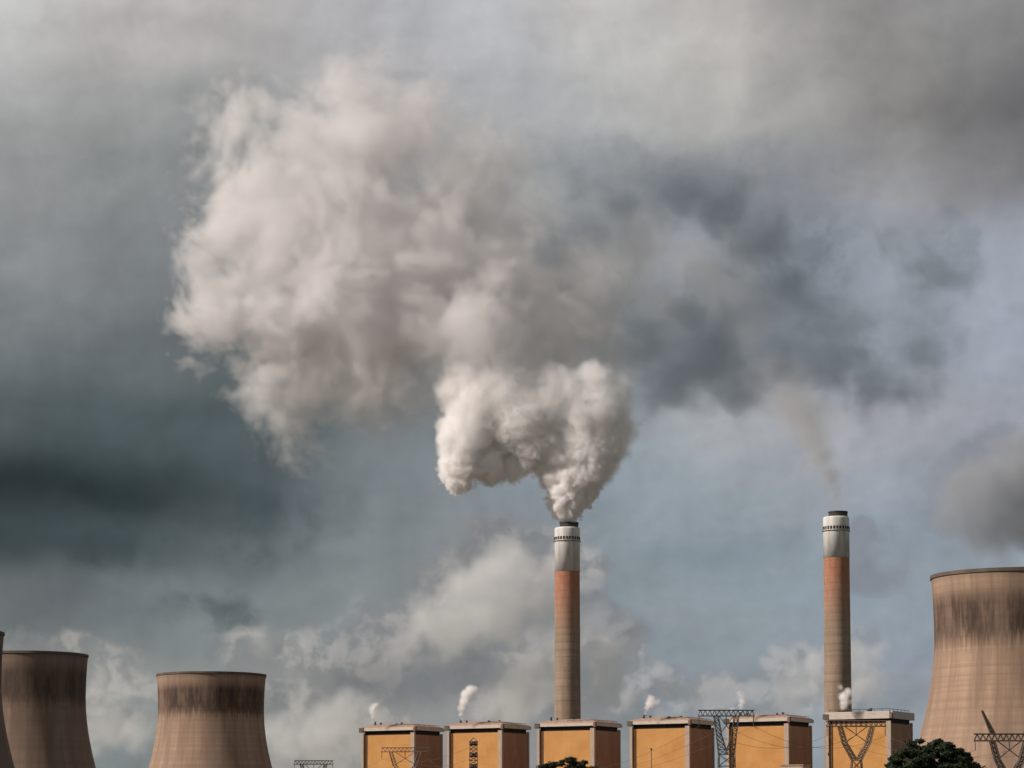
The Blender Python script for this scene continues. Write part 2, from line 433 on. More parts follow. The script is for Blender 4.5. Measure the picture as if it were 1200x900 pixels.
# ------------------------------------------------------------------ cooling towers
def cooling_tower(px, py_rim, rpx, D, label, dark=0.0, streak=1.0, dz=0.0):
    H = sz(py_rim, D); Rr = rpx*D/F; x = sx(px, D)
    t = empty('cooling_tower', (x, D, 0), label=label, cat='cooling tower', group='concrete cooling towers of the power station')
    k = H/105.0
    zt = 84*k; rt = .965*Rr
    def rad(z):
        c = 59*k if z < zt else 80*k
        return rt*math.sqrt(1+((z-zt)/c)**2)
    z0 = 9*k; N = 44
    prof = [(rad(z0+(H-z0)*i/N), z0+(H-z0)*i/N) for i in range(N+1)]
    inner = [(r-.9, z) for r, z in prof[::-1]]
    b = MB(); b.lathe(prof+inner+[prof[0]], 144)
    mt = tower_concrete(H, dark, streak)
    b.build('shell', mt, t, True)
    b = MB(); rr = rad(H)
    b.lathe([(rr+.02, H-1.2), (rr+.3, H-1.1), (rr+.3, H+.2), (rr-1.2, H+.2), (rr-1.2, H-.6), (rr-.3, H-1.2), (rr+.02, H-1.2)], 144)
    b.build('rim', M['rim'], t)
    b = MB()
    for i in range(60):
        a = 2*math.pi*i/60; a2 = a+2*math.pi/60; r0 = rad(z0)-.4; r1 = r0+2.0
        m_ = (a+a2)/2
        b.tube((r1*math.cos(m_), r1*math.sin(m_), 0), (r0*math.cos(a), r0*math.sin(a), z0+.3), .4, n=5)
        b.tube((r1*math.cos(m_), r1*math.sin(m_), 0), (r0*math.cos(a2), r0*math.sin(a2), z0+.3), .4, n=5)
    o = b.build('support_struts', M['cream'], t); o['kind'] = 'stuff'
    return t
M['rim'] = plain('rim_concrete', (.11, .085, .07), .3, .2, .9)
cooling_tower(1190, 675, 96.5, 945, 'largest tan concrete cooling tower at the far right edge, with a pine tree in front')
cooling_tower(247.5, 791, 64, 1640, 'cooling tower with orange sunlit left flank, standing alone in the gap before the yellow blocks')
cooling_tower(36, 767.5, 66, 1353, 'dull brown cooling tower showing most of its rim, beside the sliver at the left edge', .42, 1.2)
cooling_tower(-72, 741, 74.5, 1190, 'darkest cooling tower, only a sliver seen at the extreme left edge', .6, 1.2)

# ------------------------------------------------------------------ chimneys
def chimney(px, D, z_top, z_white, zo, label):
    x = sx(px, D)
    t = empty('chimney', (x, D, 0), label=label, cat='chimney', group='tall chimneys')
    r_t = 7.55
    def rad(z): return r_t + (z_top-z)*0.0042
    b = MB(); b.lathe([(rad(z_white*i/40), z_white*i/40) for i in range(41)], 64)
    b.build('shaft', chimney_concrete(zo), t, True)
    b = MB(); zs = [z_white, z_white+.01, z_top-1.2, z_top-.3, z_top, z_top, z_top-2]
    rs = [rad(z_white), rad(z_white)+.18, rad(z_top)+.18, rad(z_top)+.05, rad(z_top)-.5, rad(z_top)-1.0, rad(z_top)-1.2]
    b.lathe(list(zip(rs, zs)), 64); wb = b.build('white_band', M['white'], t, False)
    for p in wb.data.polygons: p.use_smooth = abs(p.normal.z) < .3
    b = MB(); b.lathe([(.05, z_top-1.4), (r_t-.9, z_top-1.4)], 48); b.build('cap_slab', M['black'], t)
    # inner flue, standing a little to the right of the shaft's axis
    b = MB(); b.lathe([(5.6, z_top-1.4), (5.6, z_top+2.6), (5.9, z_top+2.65), (5.9, z_top+3.2), (5.0, z_top+3.2), (5.0, z_top-1.4)], 48, 1.2, 0)
    b.build('flue', M['black'], t)
    # gallery of openings
    zw = z_top-6.8
    for i in range(26):
        a = 2*math.pi*(i+.3)/26; r = rad(zw)+.13
        mb = MB(); mb.box((0, 0, 0), (1.05, .5, 1.8))
        if i == 0:
            op = mb.build('opening', M['dark'], t); first = op.data
        else:
            op = bpy.data.objects.new('opening', first); C.objects.link(op); op.parent = t; mb.bm.free()
        op.location = (r*math.cos(a), r*math.sin(a), zw); op.rotation_euler = (0, 0, a+math.pi/2)
    b = MB(); b.lathe([(rad(zw-2)+.18, zw-1.9), (rad(zw-2)+.8, zw-1.8), (rad(zw-2)+.8, zw-1.55), (rad(zw-2)+.18, zw-1.5)], 64)
    b.build('gallery', M['steelgrey'], t)
    # service ladder up the shaft
    b = MB(); a = R(-62); r0 = rad(0)+.5
    for s_ in (-.35, .35):
        b.tube((r0*math.cos(a)+s_, r0*math.sin(a), 0), ((rad(z_white)+.5)*math.cos(a)+s_, (rad(z_white)+.5)*math.sin(a), zw-1.6), .07, n=4)
    b.build('ladder', M['metal_dark'], t)
    return t
D1, D2 = 1565.0, 1516.0
chimney(665, D1, sz(618.5, D1), sz(670, D1), sz(670, D1), 'chimney pouring out the thick white billowing plume')
chimney(982, D2, sz(606, D2), sz(654, D2), sz(654, D2), 'chimney with only a thin wisp of smoke, behind the last yellow block')

# ------------------------------------------------------------------ boiler houses
ANG = R(30)
W_, DP = 37.4, 31.3
def boiler_house(loc, Z, label, tall=False, seed=0):
    rnd = random.Random(seed)
    # local frame: origin at front right corner, +x runs away to the left? no: x to the right along the front, y to the back
    t = empty('boiler_house', loc, -ANG, label=label, cat='building', group='yellow boiler houses in a row')
    w, d = W_, DP
    zb = Z-6.9 if not tall else Z-7.4      # top of cladding
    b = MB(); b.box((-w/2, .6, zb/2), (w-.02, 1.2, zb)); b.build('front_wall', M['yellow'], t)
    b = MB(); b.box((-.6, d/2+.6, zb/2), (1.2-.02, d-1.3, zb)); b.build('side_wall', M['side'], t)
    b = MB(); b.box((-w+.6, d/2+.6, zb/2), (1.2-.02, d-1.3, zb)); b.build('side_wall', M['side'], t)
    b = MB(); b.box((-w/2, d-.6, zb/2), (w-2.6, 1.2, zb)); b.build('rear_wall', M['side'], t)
    # corner piers
    for (cx, cy, wx, wy) in ((-1.0, -.35, 2.7, 1.7), (-w+.7, -.45, 1.6, 1.9), (-w+.5, d-.4, 1.6, 1.4), (-.3, d-.2, 1.4, 1.2)):
        b = MB(); b.box((cx, cy, (zb+1.2)/2), (wx, wy, zb+1.2)); b.build('pier', M['cream'], t)
    # recessed dark louvre strip
    b = MB(); b.box((-w/2, d/2, zb+1.4), (w-2.0, d-2.0, 2.8)); b.build('louvre_strip', M['dark'], t)
    b = MB(); b.box((-w+2.65, -.16, zb/2), (1.2, .5, zb)); b.build('pier_shade_strip', M['pier_shade'], t)  # dark strip added in place of the left pier's shadow on the wall
    # fascia
    fh = 1.8 if not tall else 4.0
    z1 = zb+2.6
    o_ = 1.1
    b = MB()
    b.box((-w/2, -o_+.3, z1+fh/2), (w+2*o_-2.8, 1.0, fh)); b.box((-w/2, d+o_-.3, z1+fh/2), (w+2*o_, 1.0, fh))
    b.box((o_-.5, d/2, z1+fh/2), (1.0, d+2*o_-2.0, fh)); b.box((-w-o_+.5, d/2, z1+fh/2), (1.0, d+2*o_-2.0, fh))
    b.build('fascia', M['fascia'], t)
    # gutter boxes on the corners
    b = MB(); b.box((-w-o_+1.0, -o_+.6, z1+fh*.42-.2), (3.2, 2.4, 2.9)); b.build('gutter_box', M['gutter'], t)
    b = MB(); b.box((o_-.55, -o_+.4, z1+fh*.42-.1), (1.5, 1.9, 2.9)); b.build('gutter_box', M['gutter2'], t)
    # roof
    zr = z1+fh; b = MB()
    if tall:
        b.box((-w/2, d/2, zr-.8), (w-1, d-1, .6))
    else:
        outer = [(-w-.9, -.9), (.9, -.9), (.9, d+.9), (-w-.9, d+.9)]
        rings = []
        for ins, h in ((0.0, -.1), (.5, .55), (5.5, 2.2), (10.5, 2.75)):
            rings.append([b.bm.verts.new((x_+(ins if x_ < -w/2 else -ins), y_+(ins if y_ < d/2 else -ins), zr+h)) for x_, y_ in outer])
        for A_, B_ in zip(rings, rings[1:]):
            for i in range(4): b.bm.faces.new((A_[i], A_[(i+1) % 4], B_[(i+1) % 4], B_[i]))
        b.bm.faces.new(rings[-1])
    b.build('roof', M['roof'], t)
    # rail along the roof edge
    b = MB(); zt = zr+(.9 if tall else 1.3); ins = 1.2
    for i in range(9):
        if tall or i > 3:
            X = -w+ins+(w-2*ins)*i/8; b.tube((X, ins, zr-.3), (X, ins, zt+.5), .12, n=4)
    b.tube((-w*(.98 if tall else .5), ins, zt+.4), (-ins, ins, zt+.4), .13, n=4)
    b.tube((-ins, ins, zt+.4), (-ins, d-ins, zt+.4), .13, n=4)
    for i in range(6):
        Y = ins+(d-2*ins)*i/5; b.tube((-ins, Y, zr-.3), (-ins, Y, zt+.4), .12, n=4)
    b.build('railing', M['metal_dark'], t)
    # short vents and boxes on the roof
    spots = [(-w+6.5, 4.0, 2.2, .45), (-w+10.2, 4.5, 1.6, .5), (-w+4.8, 6, 1.2, .35)]
    for q in range(2): spots.append((-rnd.uniform(5, w*.55), rnd.uniform(3, 10), rnd.uniform(.8, 1.6), rnd.uniform(.4, .7)))
    for (X, Y, h, r) in spots:
        zz = zr+(.3 if tall else 1.4)
        b = MB(); b.tube((X, Y, zz-1.5), (X, Y, zz+h), r, n=10); b.tube((X, Y, zz+h), (X, Y, zz+h+.35), r*1.5, n=10)
        b.build('roof_vent', M['black'], t)
    return t
def fasc(g, v, tc):
    x, y, z = g.sep(v)[:3]
    n = g.noise(g.comb(g.mul(x, .35), g.mul(y, .35), g.mul(z, .9)), 1.0, 5, .65)
    return g.mix(g.rng(n, .48, .85), (.50, .44, .38, 1), (.33, .27, .22, 1))
M['fascia'] = mat('pale_fascia', fasc, .8)
M['pier_shade'] = plain('pier_shade_brown', (.10, .055, .03), .3, .5, .8)  # colour of the painted pier shadow
M['gutter'] = plain('gutter_grey', (.10, .085, .075), .3, .4, .8)
M['gutter2'] = plain('gutter_brown', (.17, .11, .085), .3, .4, .8)
P0 = Vector((-58.5, 1540, 0)); DIRV = Vector((math.cos(ANG), -math.sin(ANG), 0)); SP = 304.7/5
bl = ['yellow boiler house at the left end of the row, nearest the cooling towers',
      'second yellow boiler house, with a slim upright pylon before its wall',
      'yellow boiler house in front of the chimney with the thick plume',
      'yellow boiler house left of the tall lattice pylon, wires slanting across its wall',
      'yellow boiler house just right of the tall lattice pylon, rounded roof',
      'yellow boiler house with the deep flat parapet, nearest the big right cooling tower']
houses = []
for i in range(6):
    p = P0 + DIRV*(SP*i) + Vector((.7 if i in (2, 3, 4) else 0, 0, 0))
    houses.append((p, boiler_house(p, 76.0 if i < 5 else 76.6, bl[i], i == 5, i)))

# low annex between the last two blocks
b_t = empty('annex', tuple(P0+DIRV*(SP*4+11)), -ANG, label='low pale annex between the two rightmost yellow blocks', cat='building')
zan = sz(897.5, 1405)
b = MB(); b.box((-2, -10, zan/2), (13, 10, zan)); b.build('wall', M['cream'], b_t)
b = MB(); b.box((-2, -10, zan+.3), (14, 11, .6)); b.build('roof', M['roof'], b_t)
# turbine hall below and in front of the blocks (hidden under the lower edge of the picture)
hall = empty('turbine_hall', tuple(P0+DIRV*(SP*2.5-15)), -ANG, label='long low turbine hall in front of the yellow blocks', cat='building')
b = MB(); b.box((0, -32, 14), (350, 50, 28)); b.build('wall', M['cream'], hall)
b = MB(); b.box((0, -32, 28.5), (352, 52, 1)); b.build('roof', M['roof'], hall)

# ------------------------------------------------------------------ pylons and wires
def lattice(b, c0, c1, n, r, br):
    """four-legged lattice from square ring c0 to c1; c = (x, y, z, half_x, half_y)"""
    def ring(t):
        x, y, z, hx_, hy_ = (a+(b_-a)*t for a, b_ in zip(c0, c1))
        return [Vector((x+sx_*hx_, y+sy_*hy_, z)) for sx_, sy_ in ((-1,-1),(1,-1),(1,1),(-1,1))]
    rs = [ring(i/n) for i in range(n+1)]
    for i in range(4): b.tube(rs[0][i], rs[-1][i], r, n=4)
    for a, c in zip(rs, rs[1:]):
        for i in range(4):
            j = (i+1) % 4
            b.tube(a[i], c[j], br, n=3); b.tube(a[j], c[i], br, n=3)
            b.tube(c[i], c[j], br, n=3)
def truss(b, p, q, h, dp, n, r, br):
    """horizontal box truss from p to q (bottom chord), height h, depth dp"""
    p, q = Vector(p), Vector(q); u = (q-p).normalized(); s = u.cross(Vector((0,0,1))).normalized()*dp/2
    up = Vector((0,0,h))
    for sg in (-1, 1):
        b.tube(p+s*sg, q+s*sg, r, n=4); b.tube(p+s*sg+up, q+s*sg+up, r, n=4)
    for i in range(n):
        a = p+(q-p)*(i/n); c = p+(q-p)*((i+1)/n); m_ = (a+c)/2
        for sg in (-1, 1):
            b.tube(a+s*sg, m_+s*sg+up, br, n=3); b.tube(m_+s*sg+up, c+s*sg, br, n=3)
        b.tube(a+s, c-s, br, n=3); b.tube(a+s+up, c-s+up, br, n=3)
def flat_pylon(px, py_bar, D, arm_w, waist_py, win_w, waist_w, label, th=.16, horn=0.0, rz=0.0, barh=1.9, m=None, horns=(1, 1)):
    m = m or M['metal']
    k = D/F; zb = sz(py_bar, D); zw = sz(waist_py, D); aw = arm_w*k; ww = win_w*k/2; wa = waist_w*k/2
    t = empty('pylon', (sx(px, D), D, 0), rz, label=label, cat='pylon', group='lattice pylons')
    b = MB(); lattice(b, (0,0,0,3.6,3.6), (0,0,zw,wa,wa), 9, th*1.3, th*.7); b.build('body', m, t)
    b = MB()
    for s_ in (-1, 1):
        mid = zw+(zb-zw)*.5
        lattice(b, (s_*wa*.45,0,zw,wa*.55,wa*.8), (s_*ww*.72,0,mid,.85,.9), 4, th*1.1, th*.6)
        lattice(b, (s_*ww*.72,0,mid,.85,.9), (s_*ww,0,zb,.75,.8), 4, th*1.1, th*.6)
    b.tube((-ww*.72, 0, zw+(zb-zw)*.5), (ww*.72, 0, zb), th*.8, n=4); b.tube((ww*.72, 0, zw+(zb-zw)*.5), (-ww*.72, 0, zb), th*.8, n=4)
    b.build('window_frame', m, t)
    b = MB(); truss(b, (-aw/2, 0, zb), (aw/2, 0, zb), barh, 1.5, 12, th*1.1, th*.6); b.build('crossarm', m, t)
    if horn:
        for s_, on in zip((-1, 1), horns):
            if not on: continue
            b = MB(); lattice(b, (s_*(ww-.3),0,zb+barh,.7,.6), (s_*(ww+horn*.42),0,zb+barh+horn,.12,.12), 6, th*1.2, th*.8); b.build('peak', m, t)
    pts = []
    for xx in (-aw/2+.3, 0, aw/2-.3):
        b = MB(); b.tube((xx, 0, zb), (xx, 0, zb-3.4), .10, n=5)
        for q in range(5): b.tube((xx, 0, zb-.6-q*.55), (xx, 0, zb-.75-q*.55), .26, n=7)
        b.build('insulator', M['metal_dark'], t)
        pts.append(Matrix.Rotation(rz, 3, 'Z') @ Vector((xx, 0, zb-3.4)) + t.location)
    return pts
pa = flat_pylon(368, 895.5, 1415, 46, 935, 28, 9, 'distant pylon whose crossarm just shows between a cooling tower and the yellow blocks', .20, m=M['metal_dark'])
pb = flat_pylon(475, 881, 1211, 56, 912, 34, 8, 'pylon with splayed arms in front of the first yellow block', .15)
pd_ = flat_pylon(851, 839, 857, 66, 884, 24, 18, 'tall lattice pylon standing in the gap between the fourth and fifth yellow blocks', .15, m=M['metal_dark'])
pe = flat_pylon(1003, 851, 940, 70, 891, 38, 11, 'pylon with V shaped window frame before the deep parapet block', .20)
pf = flat_pylon(1182, 868, 880, 82, 912, 40, 14, 'pylon with a slanting peak in front of the big right cooling tower', .22, horn=8.0, m=M['metal_dark'], barh=2.3)
# slim double-circuit pylon seen end on
t = empty('pylon', (sx(555, 1150), 1150, 0), label='slim upright pylon seen end on against the second yellow block', cat='pylon', group='lattice pylons')
Dc = 1150; zt = sz(869, Dc)
b = MB(); lattice(b, (0,0,0,3.2,3.2), (0,0,sz(900,Dc),1.75,1.75), 6, .22, .13); lattice(b, (0,0,sz(900,Dc),1.75,1.75), (0,0,zt,1.55,1.55), 7, .22, .13)
for s_ in ((-1,-1),(1,-1),(1,1),(-1,1)): b.tube((s_[0]*1.55, s_[1]*1.55, zt), (0, 0, sz(864.5, Dc)), .2, n=4)
b.build('body', M['metal'], t)
pc = []
for py_ in (871, 885, 898):
    z_ = sz(py_, Dc); b = MB()
    for s_ in (-1, 1):
        for e_ in (-1.55, 1.55):
            b.tube((e_, s_*1.5, z_+.8), (e_*.3, s_*7.0, z_), .2, n=4); b.tube((e_, s_*1.5, z_-.6), (e_*.3, s_*7.0, z_), .2, n=4)
        b.tube((-1.9, s_*1.6, z_-.4), (1.9, s_*1.6, z_-.4), .42, n=4)
        b.tube((-1.9, s_*1.6, z_+.6), (1.9, s_*1.6, z_+.6), .30, n=4)
    b.build('crossarm', M['metal_dark'], t)
    pc.append(Vector((sx(555, Dc), Dc+7, z_-.5)))
# thin mast in front of block four, small dark post before block six
def mast(px, py, D, label, r, hd):
    t = empty('mast', (sx(px, D), D, 0), label=label, cat='mast')
    b = MB(); b.tube((0,0,0), (0,0,sz(py, D)), r, r*.7, n=8); b.build('pole', M['metal'], t)
    b = MB(); b.box((0,0,sz(py, D)+hd*.4), (hd, hd*.6, hd*1.2)); b.build('head', M['metal_dark'], t)
mast(763, 879, 1100, 'thin lighting mast against the fourth yellow block', .22, .8)
mast(971, 885, 1050, 'short dark topped post at the left edge of the deep parapet block', .25, 1.1)
wi = 0
def wire(p, q, sag, label, r=.05):
    b = MB(); N = 26; prev = None
    p, q = Vector(p), Vector(q)
    for i in range(N+1):
        t_ = i/N; c = p.lerp(q, t_); c.z -= sag*4*t_*(1-t_)
        if prev is not None: b.tube(prev, c, r, n=4, cap=False)
        prev = c
    o = b.build('power_line', M['wire'], None); tag(o, label, 'power line', 'power lines strung between the pylons')
lab = ['power line on the {} end of the crossarm, between {}']
for k_, (nm) in enumerate(('outer', 'middle', 'inner')):
    wire(pd_[k_], Vector((sx(700+k_*6, 1350), 1350, sz(900+k_*5, 1350))), 2.5, f'{nm} power line slanting down across the fourth block from the pylon in the gap')
    wire(pd_[k_], pe[k_], 6, f'{nm} power line hanging between the gap pylon and the V framed pylon')
    wire(pe[k_], pf[k_], 5, f'{nm} power line running from the V framed pylon past the pine tree')
    wire(pc[k_], pb[k_], 4, f'{nm} power line between the splayed pylon and the slim pylon')
    wire(pa[k_], pb[k_], 6, f'{nm} power line between the distant pylon and the splayed pylon')

# ------------------------------------------------------------------ trees
def tree(px, py_top, D, width_px, label, seed, lm, flat=.62, lobes=9, dens=2600):
    rnd = random.Random(seed)
    k = D/F; zt = sz(py_top, D); rw = width_px*k/2
    t = empty('tree', (sx(px, D), D, 0), label=label, cat='tree')
    b = MB(); base_r = .55
    zc = zt-rw*flat*1.25
    b.tube((0,0,0), (.3,.1,zc*.55), base_r, base_r*.75, n=10); b.tube((.3,.1,zc*.55), (0,0,zc), base_r*.75, base_r*.4, n=10)
    cl = []
    for i in range(lobes):
        a = 2*math.pi*i/lobes+rnd.uniform(-.3, .3); q = rnd.uniform(.35, .8)
        c = Vector((math.cos(a)*rw*q, math.sin(a)*rw*q, zc+rnd.uniform(-.35, .35)*rw*flat)); rr = rw*rnd.uniform(.30, .44)
        cl.append((c, rr)); b.tube((0,0,zc*.7+rnd.uniform(-1,1)), c, .22, .06, n=6)
    for i in range(40):
        a = i*2.4+rnd.uniform(-.5, .5); th_ = math.sqrt((i+.2)/40)*1.45; rs_ = rnd.uniform(.10, .22)
        hd_ = rw*flat*rnd.uniform(.93, 1.05)
        cl.append((Vector((math.sin(th_)*math.cos(a)*rw*(1-rs_), math.sin(th_)*math.sin(a)*rw*(1-rs_), zt-rw*flat+math.cos(th_)*hd_-rs_*rw*.7)), rw*rs_))
    b.build('trunk', M['bark'], t)
    bm = bmesh.new()
    for c, rr in cl:
        n = int(dens*1.15*(rr/(rw*.35))**2)
        for j in range(n):
            v = Vector((rnd.gauss(0,1), rnd.gauss(0,1), rnd.gauss(0,1))).normalized()
            # sprays: clumps of leaves on small sub-centres
            lump = .82+.22*math.sin(v.x*7+c.x)*math.sin(v.y*6+c.y)*math.sin(v.z*8)
            p = c+Vector((v.x*1.15, v.y*1.15, v.z*.6))*rr*lump*(rnd.random()**.28)*rnd.uniform(.9, 1.08)
            s = rnd.uniform(.08, .20)
            u = Vector((rnd.gauss(0,1), rnd.gauss(0,1), rnd.gauss(0,.6))).normalized(); w = u.cross(v+Vector((.01,0,0)))
            if w.length < .01: continue
            w.normalize()
            f = bm.faces.new([bm.verts.new(p+u*s*1.5), bm.verts.new(p+w*s*.6), bm.verts.new(p-u*s*.8), bm.verts.new(p-w*s*.6)])
    me = bpy.data.meshes.new('crown'); bm.to_mesh(me); bm.free(); me.materials.append(lm)
    o = bpy.data.objects.new('crown', me); C.objects.link(o); o.parent = t
tree(1090, 864, 300, 112, 'dark green pine with a broad domed crown before the big cooling tower', 5, M['leaf'], .66, 11)
tree(665, 886, 420, 96, 'very dark treetop at the foot of the third yellow block', 9, M['leaf2'], .62, 9, 2000)

# ------------------------------------------------------------------ smoke and steam
def vol_mat(name, color, density, aniso=.0):
    m = bpy.data.materials.new(name); m.use_nodes = True; nt = m.node_tree; nt.nodes.clear()
    pv = nt.nodes.new('ShaderNodeVolumePrincipled'); out = nt.nodes.new('ShaderNodeOutputMaterial')
    pv.inputs['Color'].default_value = color; pv.inputs['Density'].default_value = density; pv.inputs['Anisotropy'].default_value = aniso
    nt.links.new(pv.outputs[0], out.inputs['Volume'])
    return m
def smoke(name, origin, blobs, unit, voxel, pad, field, mtl, k=4.0):
    """blobs: (dx, dz, r, dy) in photo pixels from the mouth of the stack; unit = metres per pixel.
    field(g, s, P) turns the distance inside the blob union (metres) into a density"""
    bb = [(Vector((dx*unit, dy*unit, dz*unit)), r*unit) for dx, dz, r, dy in blobs]
    lo = Vector([min(c[i]-r for c, r in bb)-pad for i in range(3)]); hi = Vector([max(c[i]+r for c, r in bb)+pad for i in range(3)])
    me = bpy.data.volumes.new(name); o = bpy.data.objects.new(name, me); C.objects.link(o); o.location = origin
    me.materials.append(mtl)
    ng = bpy.data.node_groups.new(name+'_nodes', 'GeometryNodeTree')
    ng.interface.new_socket('Geometry', in_out='INPUT', socket_type='NodeSocketGeometry')
    ng.interface.new_socket('Geometry', in_out='OUTPUT', socket_type='NodeSocketGeometry')
    g = G(ng); go = g.n('NodeGroupOutput'); gi = g.n('NodeGroupInput')
    P = g.n('GeometryNodeInputPosition').outputs[0]
    acc = None
    for c, r in bb:
        s = g.m('SUBTRACT', r, g.v('DISTANCE', P, tuple(c)))
        acc = s if acc is None else g.m('SMOOTH_MAX', acc, s, k)
    dens = field(g, acc, P)
    vc = g.n('GeometryNodeVolumeCube')
    g.put(vc.inputs['Density'], dens); vc.inputs['Background'].default_value = 0.0
    vc.inputs['Min'].default_value = lo; vc.inputs['Max'].default_value = hi
    for i, ax in enumerate('XYZ'): vc.inputs['Resolution '+ax].default_value = max(8, int((hi[i]-lo[i])/voxel))
    sm = g.n('GeometryNodeSetMaterial'); sm.inputs['Material'].default_value = mtl
    ng.links.new(vc.outputs[0], sm.inputs[0]); ng.links.new(sm.outputs[0], go.inputs[0])
    md = o.modifiers.new('density', 'NODES'); md.node_group = ng
    print(name, [vc.inputs['Resolution '+a].default_value for a in 'XYZ'])
    return o

def centred(n, g, a): return g.mul(g.sub(n, .5), a)
MOUTH1 = Vector((sx(668, D1), D1, sz(613, D1))); U1 = D1/F
def rel(lst, mx, my): return [(a-mx, my-b_, r, (q[0] if q else 0)) for a, b_, r, *q in lst]
dense = rel([(668,611,8),(666,602,13),(663,590,20),(668,573,30),(678,553,38),(652,550,28),(688,525,46),(648,522,38),(706,515,38),(645,482,44),(690,485,50),(716,470,30,10),
    (600,500,40,2),(562,478,46,0),(548,508,40,-5),(541,540,31,-5),(537,562,18,-5),(572,542,28,0),(600,545,20),(528,455,26),(548,450,30,5),(580,448,26,5),
    (612,452,30),(650,447,28),(695,450,32),(726,455,24,8),(655,437,16),(535,432,14),(575,432,12),(700,432,14),(612,490,46,-6),(622,520,34,-4),(590,470,44,-4),(655,465,44,0),(700,480,48,10),(735,500,22,14)], 668, 613)
def f_dense(g, s, P):
    x, y, z = g.sep(P)[:3]
    wv = g.v('ADD', P, g.v('SCALE', g.v('SUBTRACT', g.noise(P, .05, 3, .5, color=True), (.5,.5,.5)), scale=14.0))
    big = g.sub(.55, g.voro(wv, 1/15.0)); mid = g.sub(.5, g.voro(wv, 1/6.5)); fine = g.sub(.5, g.voro(wv, 1/3.0))
    h = g.rng(z, 0, 75)                                   # lumps grow with height
    a_big = g.rng(h, .05, .6, 1.0, 4.0); a_mid = g.rng(h, 0, 1, 5.0, 5.0); a_f = g.rng(h, 0, .9, 4.4, 2.6)
    nn = centred(g.noise(P, .22, 5, .6), g, g.rng(h, .2, 1, 1.5, 9.0))
    s = g.add(g.add(s, g.mul(big, a_big)), g.add(g.mul(mid, a_mid), g.add(g.mul(fine, a_f), nn)))
    soft = g.rng(z, 8, 85, .9, 8.0)
    # wispy on the lee side
    soft = g.add(soft, g.rng(x, 15, 45, 0, 9.0))
    return g.mul(g.rng(z, 5, 60, 2.4, 1.0), g.m('POWER', g.m('DIVIDE', s, soft, clamp=True), 1.4))
o = smoke('smoke_plume', MOUTH1, dense, U1, .58, 8, f_dense, vol_mat('dense_smoke', (1.0,.994,.992,1), .26, -.12))
tag(o, 'dense cream white plume boiling out of the chimney mouth in rounded lumps', 'smoke')

big = rel([(560,395,58),(500,385,66,40),(600,350,58,60),(440,400,66,50),(400,340,90,60),(480,290,90,70),(330,375,66,50),(280,340,54,40),(245,378,24,30),(218,372,12,30),(240,300,30,30),(225,290,12,30),
    (380,230,90,70),(320,250,66,60),(415,140,80,90),(345,140,50,80),(290,190,48,70),(400,80,54,90),(440,50,40,100),(470,110,60,100),(560,310,64,70),(620,420,50,60),(530,215,70,90),(600,250,56,90),
    (350,460,46,40),(348,495,26,40),(320,430,40,40),(400,440,50,40),(450,455,44,30),(500,450,30,20),(650,370,54,80),(690,430,48,80),(255,255,36,50),(265,110,40,80),(250,180,36,70),(560,150,56,110),(640,300,54,90),(690,340,46,90),(720,400,40,90)], 668, 613)
def f_big(g, s, P):
    wv = g.v('ADD', P, g.v('SCALE', g.v('SUBTRACT', g.noise(P, .016, 4, .55, color=True), (.5,.5,.5)), scale=60.0))
    bil = g.sub(.5, g.voro(wv, 1/34.0)); b2 = g.sub(.5, g.voro(wv, 1/14.0)); b3 = g.sub(.5, g.voro(wv, 1/7.0))
    n = centred(g.noise(wv, .028, 8, .64), g, 62.0)
    s = g.add(g.add(g.add(s, 5.0), g.mul(bil, 20.0)), g.add(n, g.add(g.mul(b2, 25.0), g.mul(b3, 15.0))))
    x, y, z = g.sep(P)[:3]
    soft = g.add(g.rng(x, -230, 30, 11.0, 34.0), g.add(g.rng(z, 140, 300, 0, 22), g.rng(z, 50, 130, 22, 0)))
    d = g.m('POWER', g.m('DIVIDE', g.add(s, 4.0), soft, clamp=True), 1.3)
    return d
o = smoke('smoke_cloud', MOUTH1, big, U1, 1.35, 14, f_big, vol_mat('drifting_smoke', (.935,.925,.932,1), .070), 14.0)
tag(o, 'large soft pale cloud of drifted smoke rising to the upper left above the plume', 'smoke')

wisp = rel([(983,599,6),(982,590,8),(979,575,11),(974,555,18),(965,532,23),(952,505,28),(942,480,34,10),(928,455,40,20),(905,425,38,30),(880,380,42,40),(855,335,46,50),(815,285,50,60),(760,260,54,70),(710,290,50,80),(790,340,40,60)], 983, 601)
MOUTH2 = Vector((sx(984, D2), D2, sz(601, D2)))
def f_wisp(g, s, P):
    wv = g.v('ADD', P, g.v('SCALE', g.v('SUBTRACT', g.noise(P, .03, 4, .55, color=True), (.5,.5,.5)), scale=22.0))
    x, y, z = g.sep(P)[:3]
    amp = g.rng(z, 0, 120, 3.0, 40.0)
    s = g.add(s, g.mul(g.sub(g.noise(wv, .05, 7, .62), .5), amp))
    soft = g.rng(z, 0, 130, 3.0, 36.0)
    den = g.rng(z, 0, 90, 1.0, .13)
    return g.mul(den, g.m('POWER', g.m('DIVIDE', s, soft, clamp=True), 1.2))
o = smoke('smoke_wisp', MOUTH2, wisp, D2/F, 1.5, 10, f_wisp, vol_mat('thin_smoke', (.68,.68,.69,1), .18))
tag(o, 'thin grey brown trail of smoke leaning left from the second chimney', 'smoke')

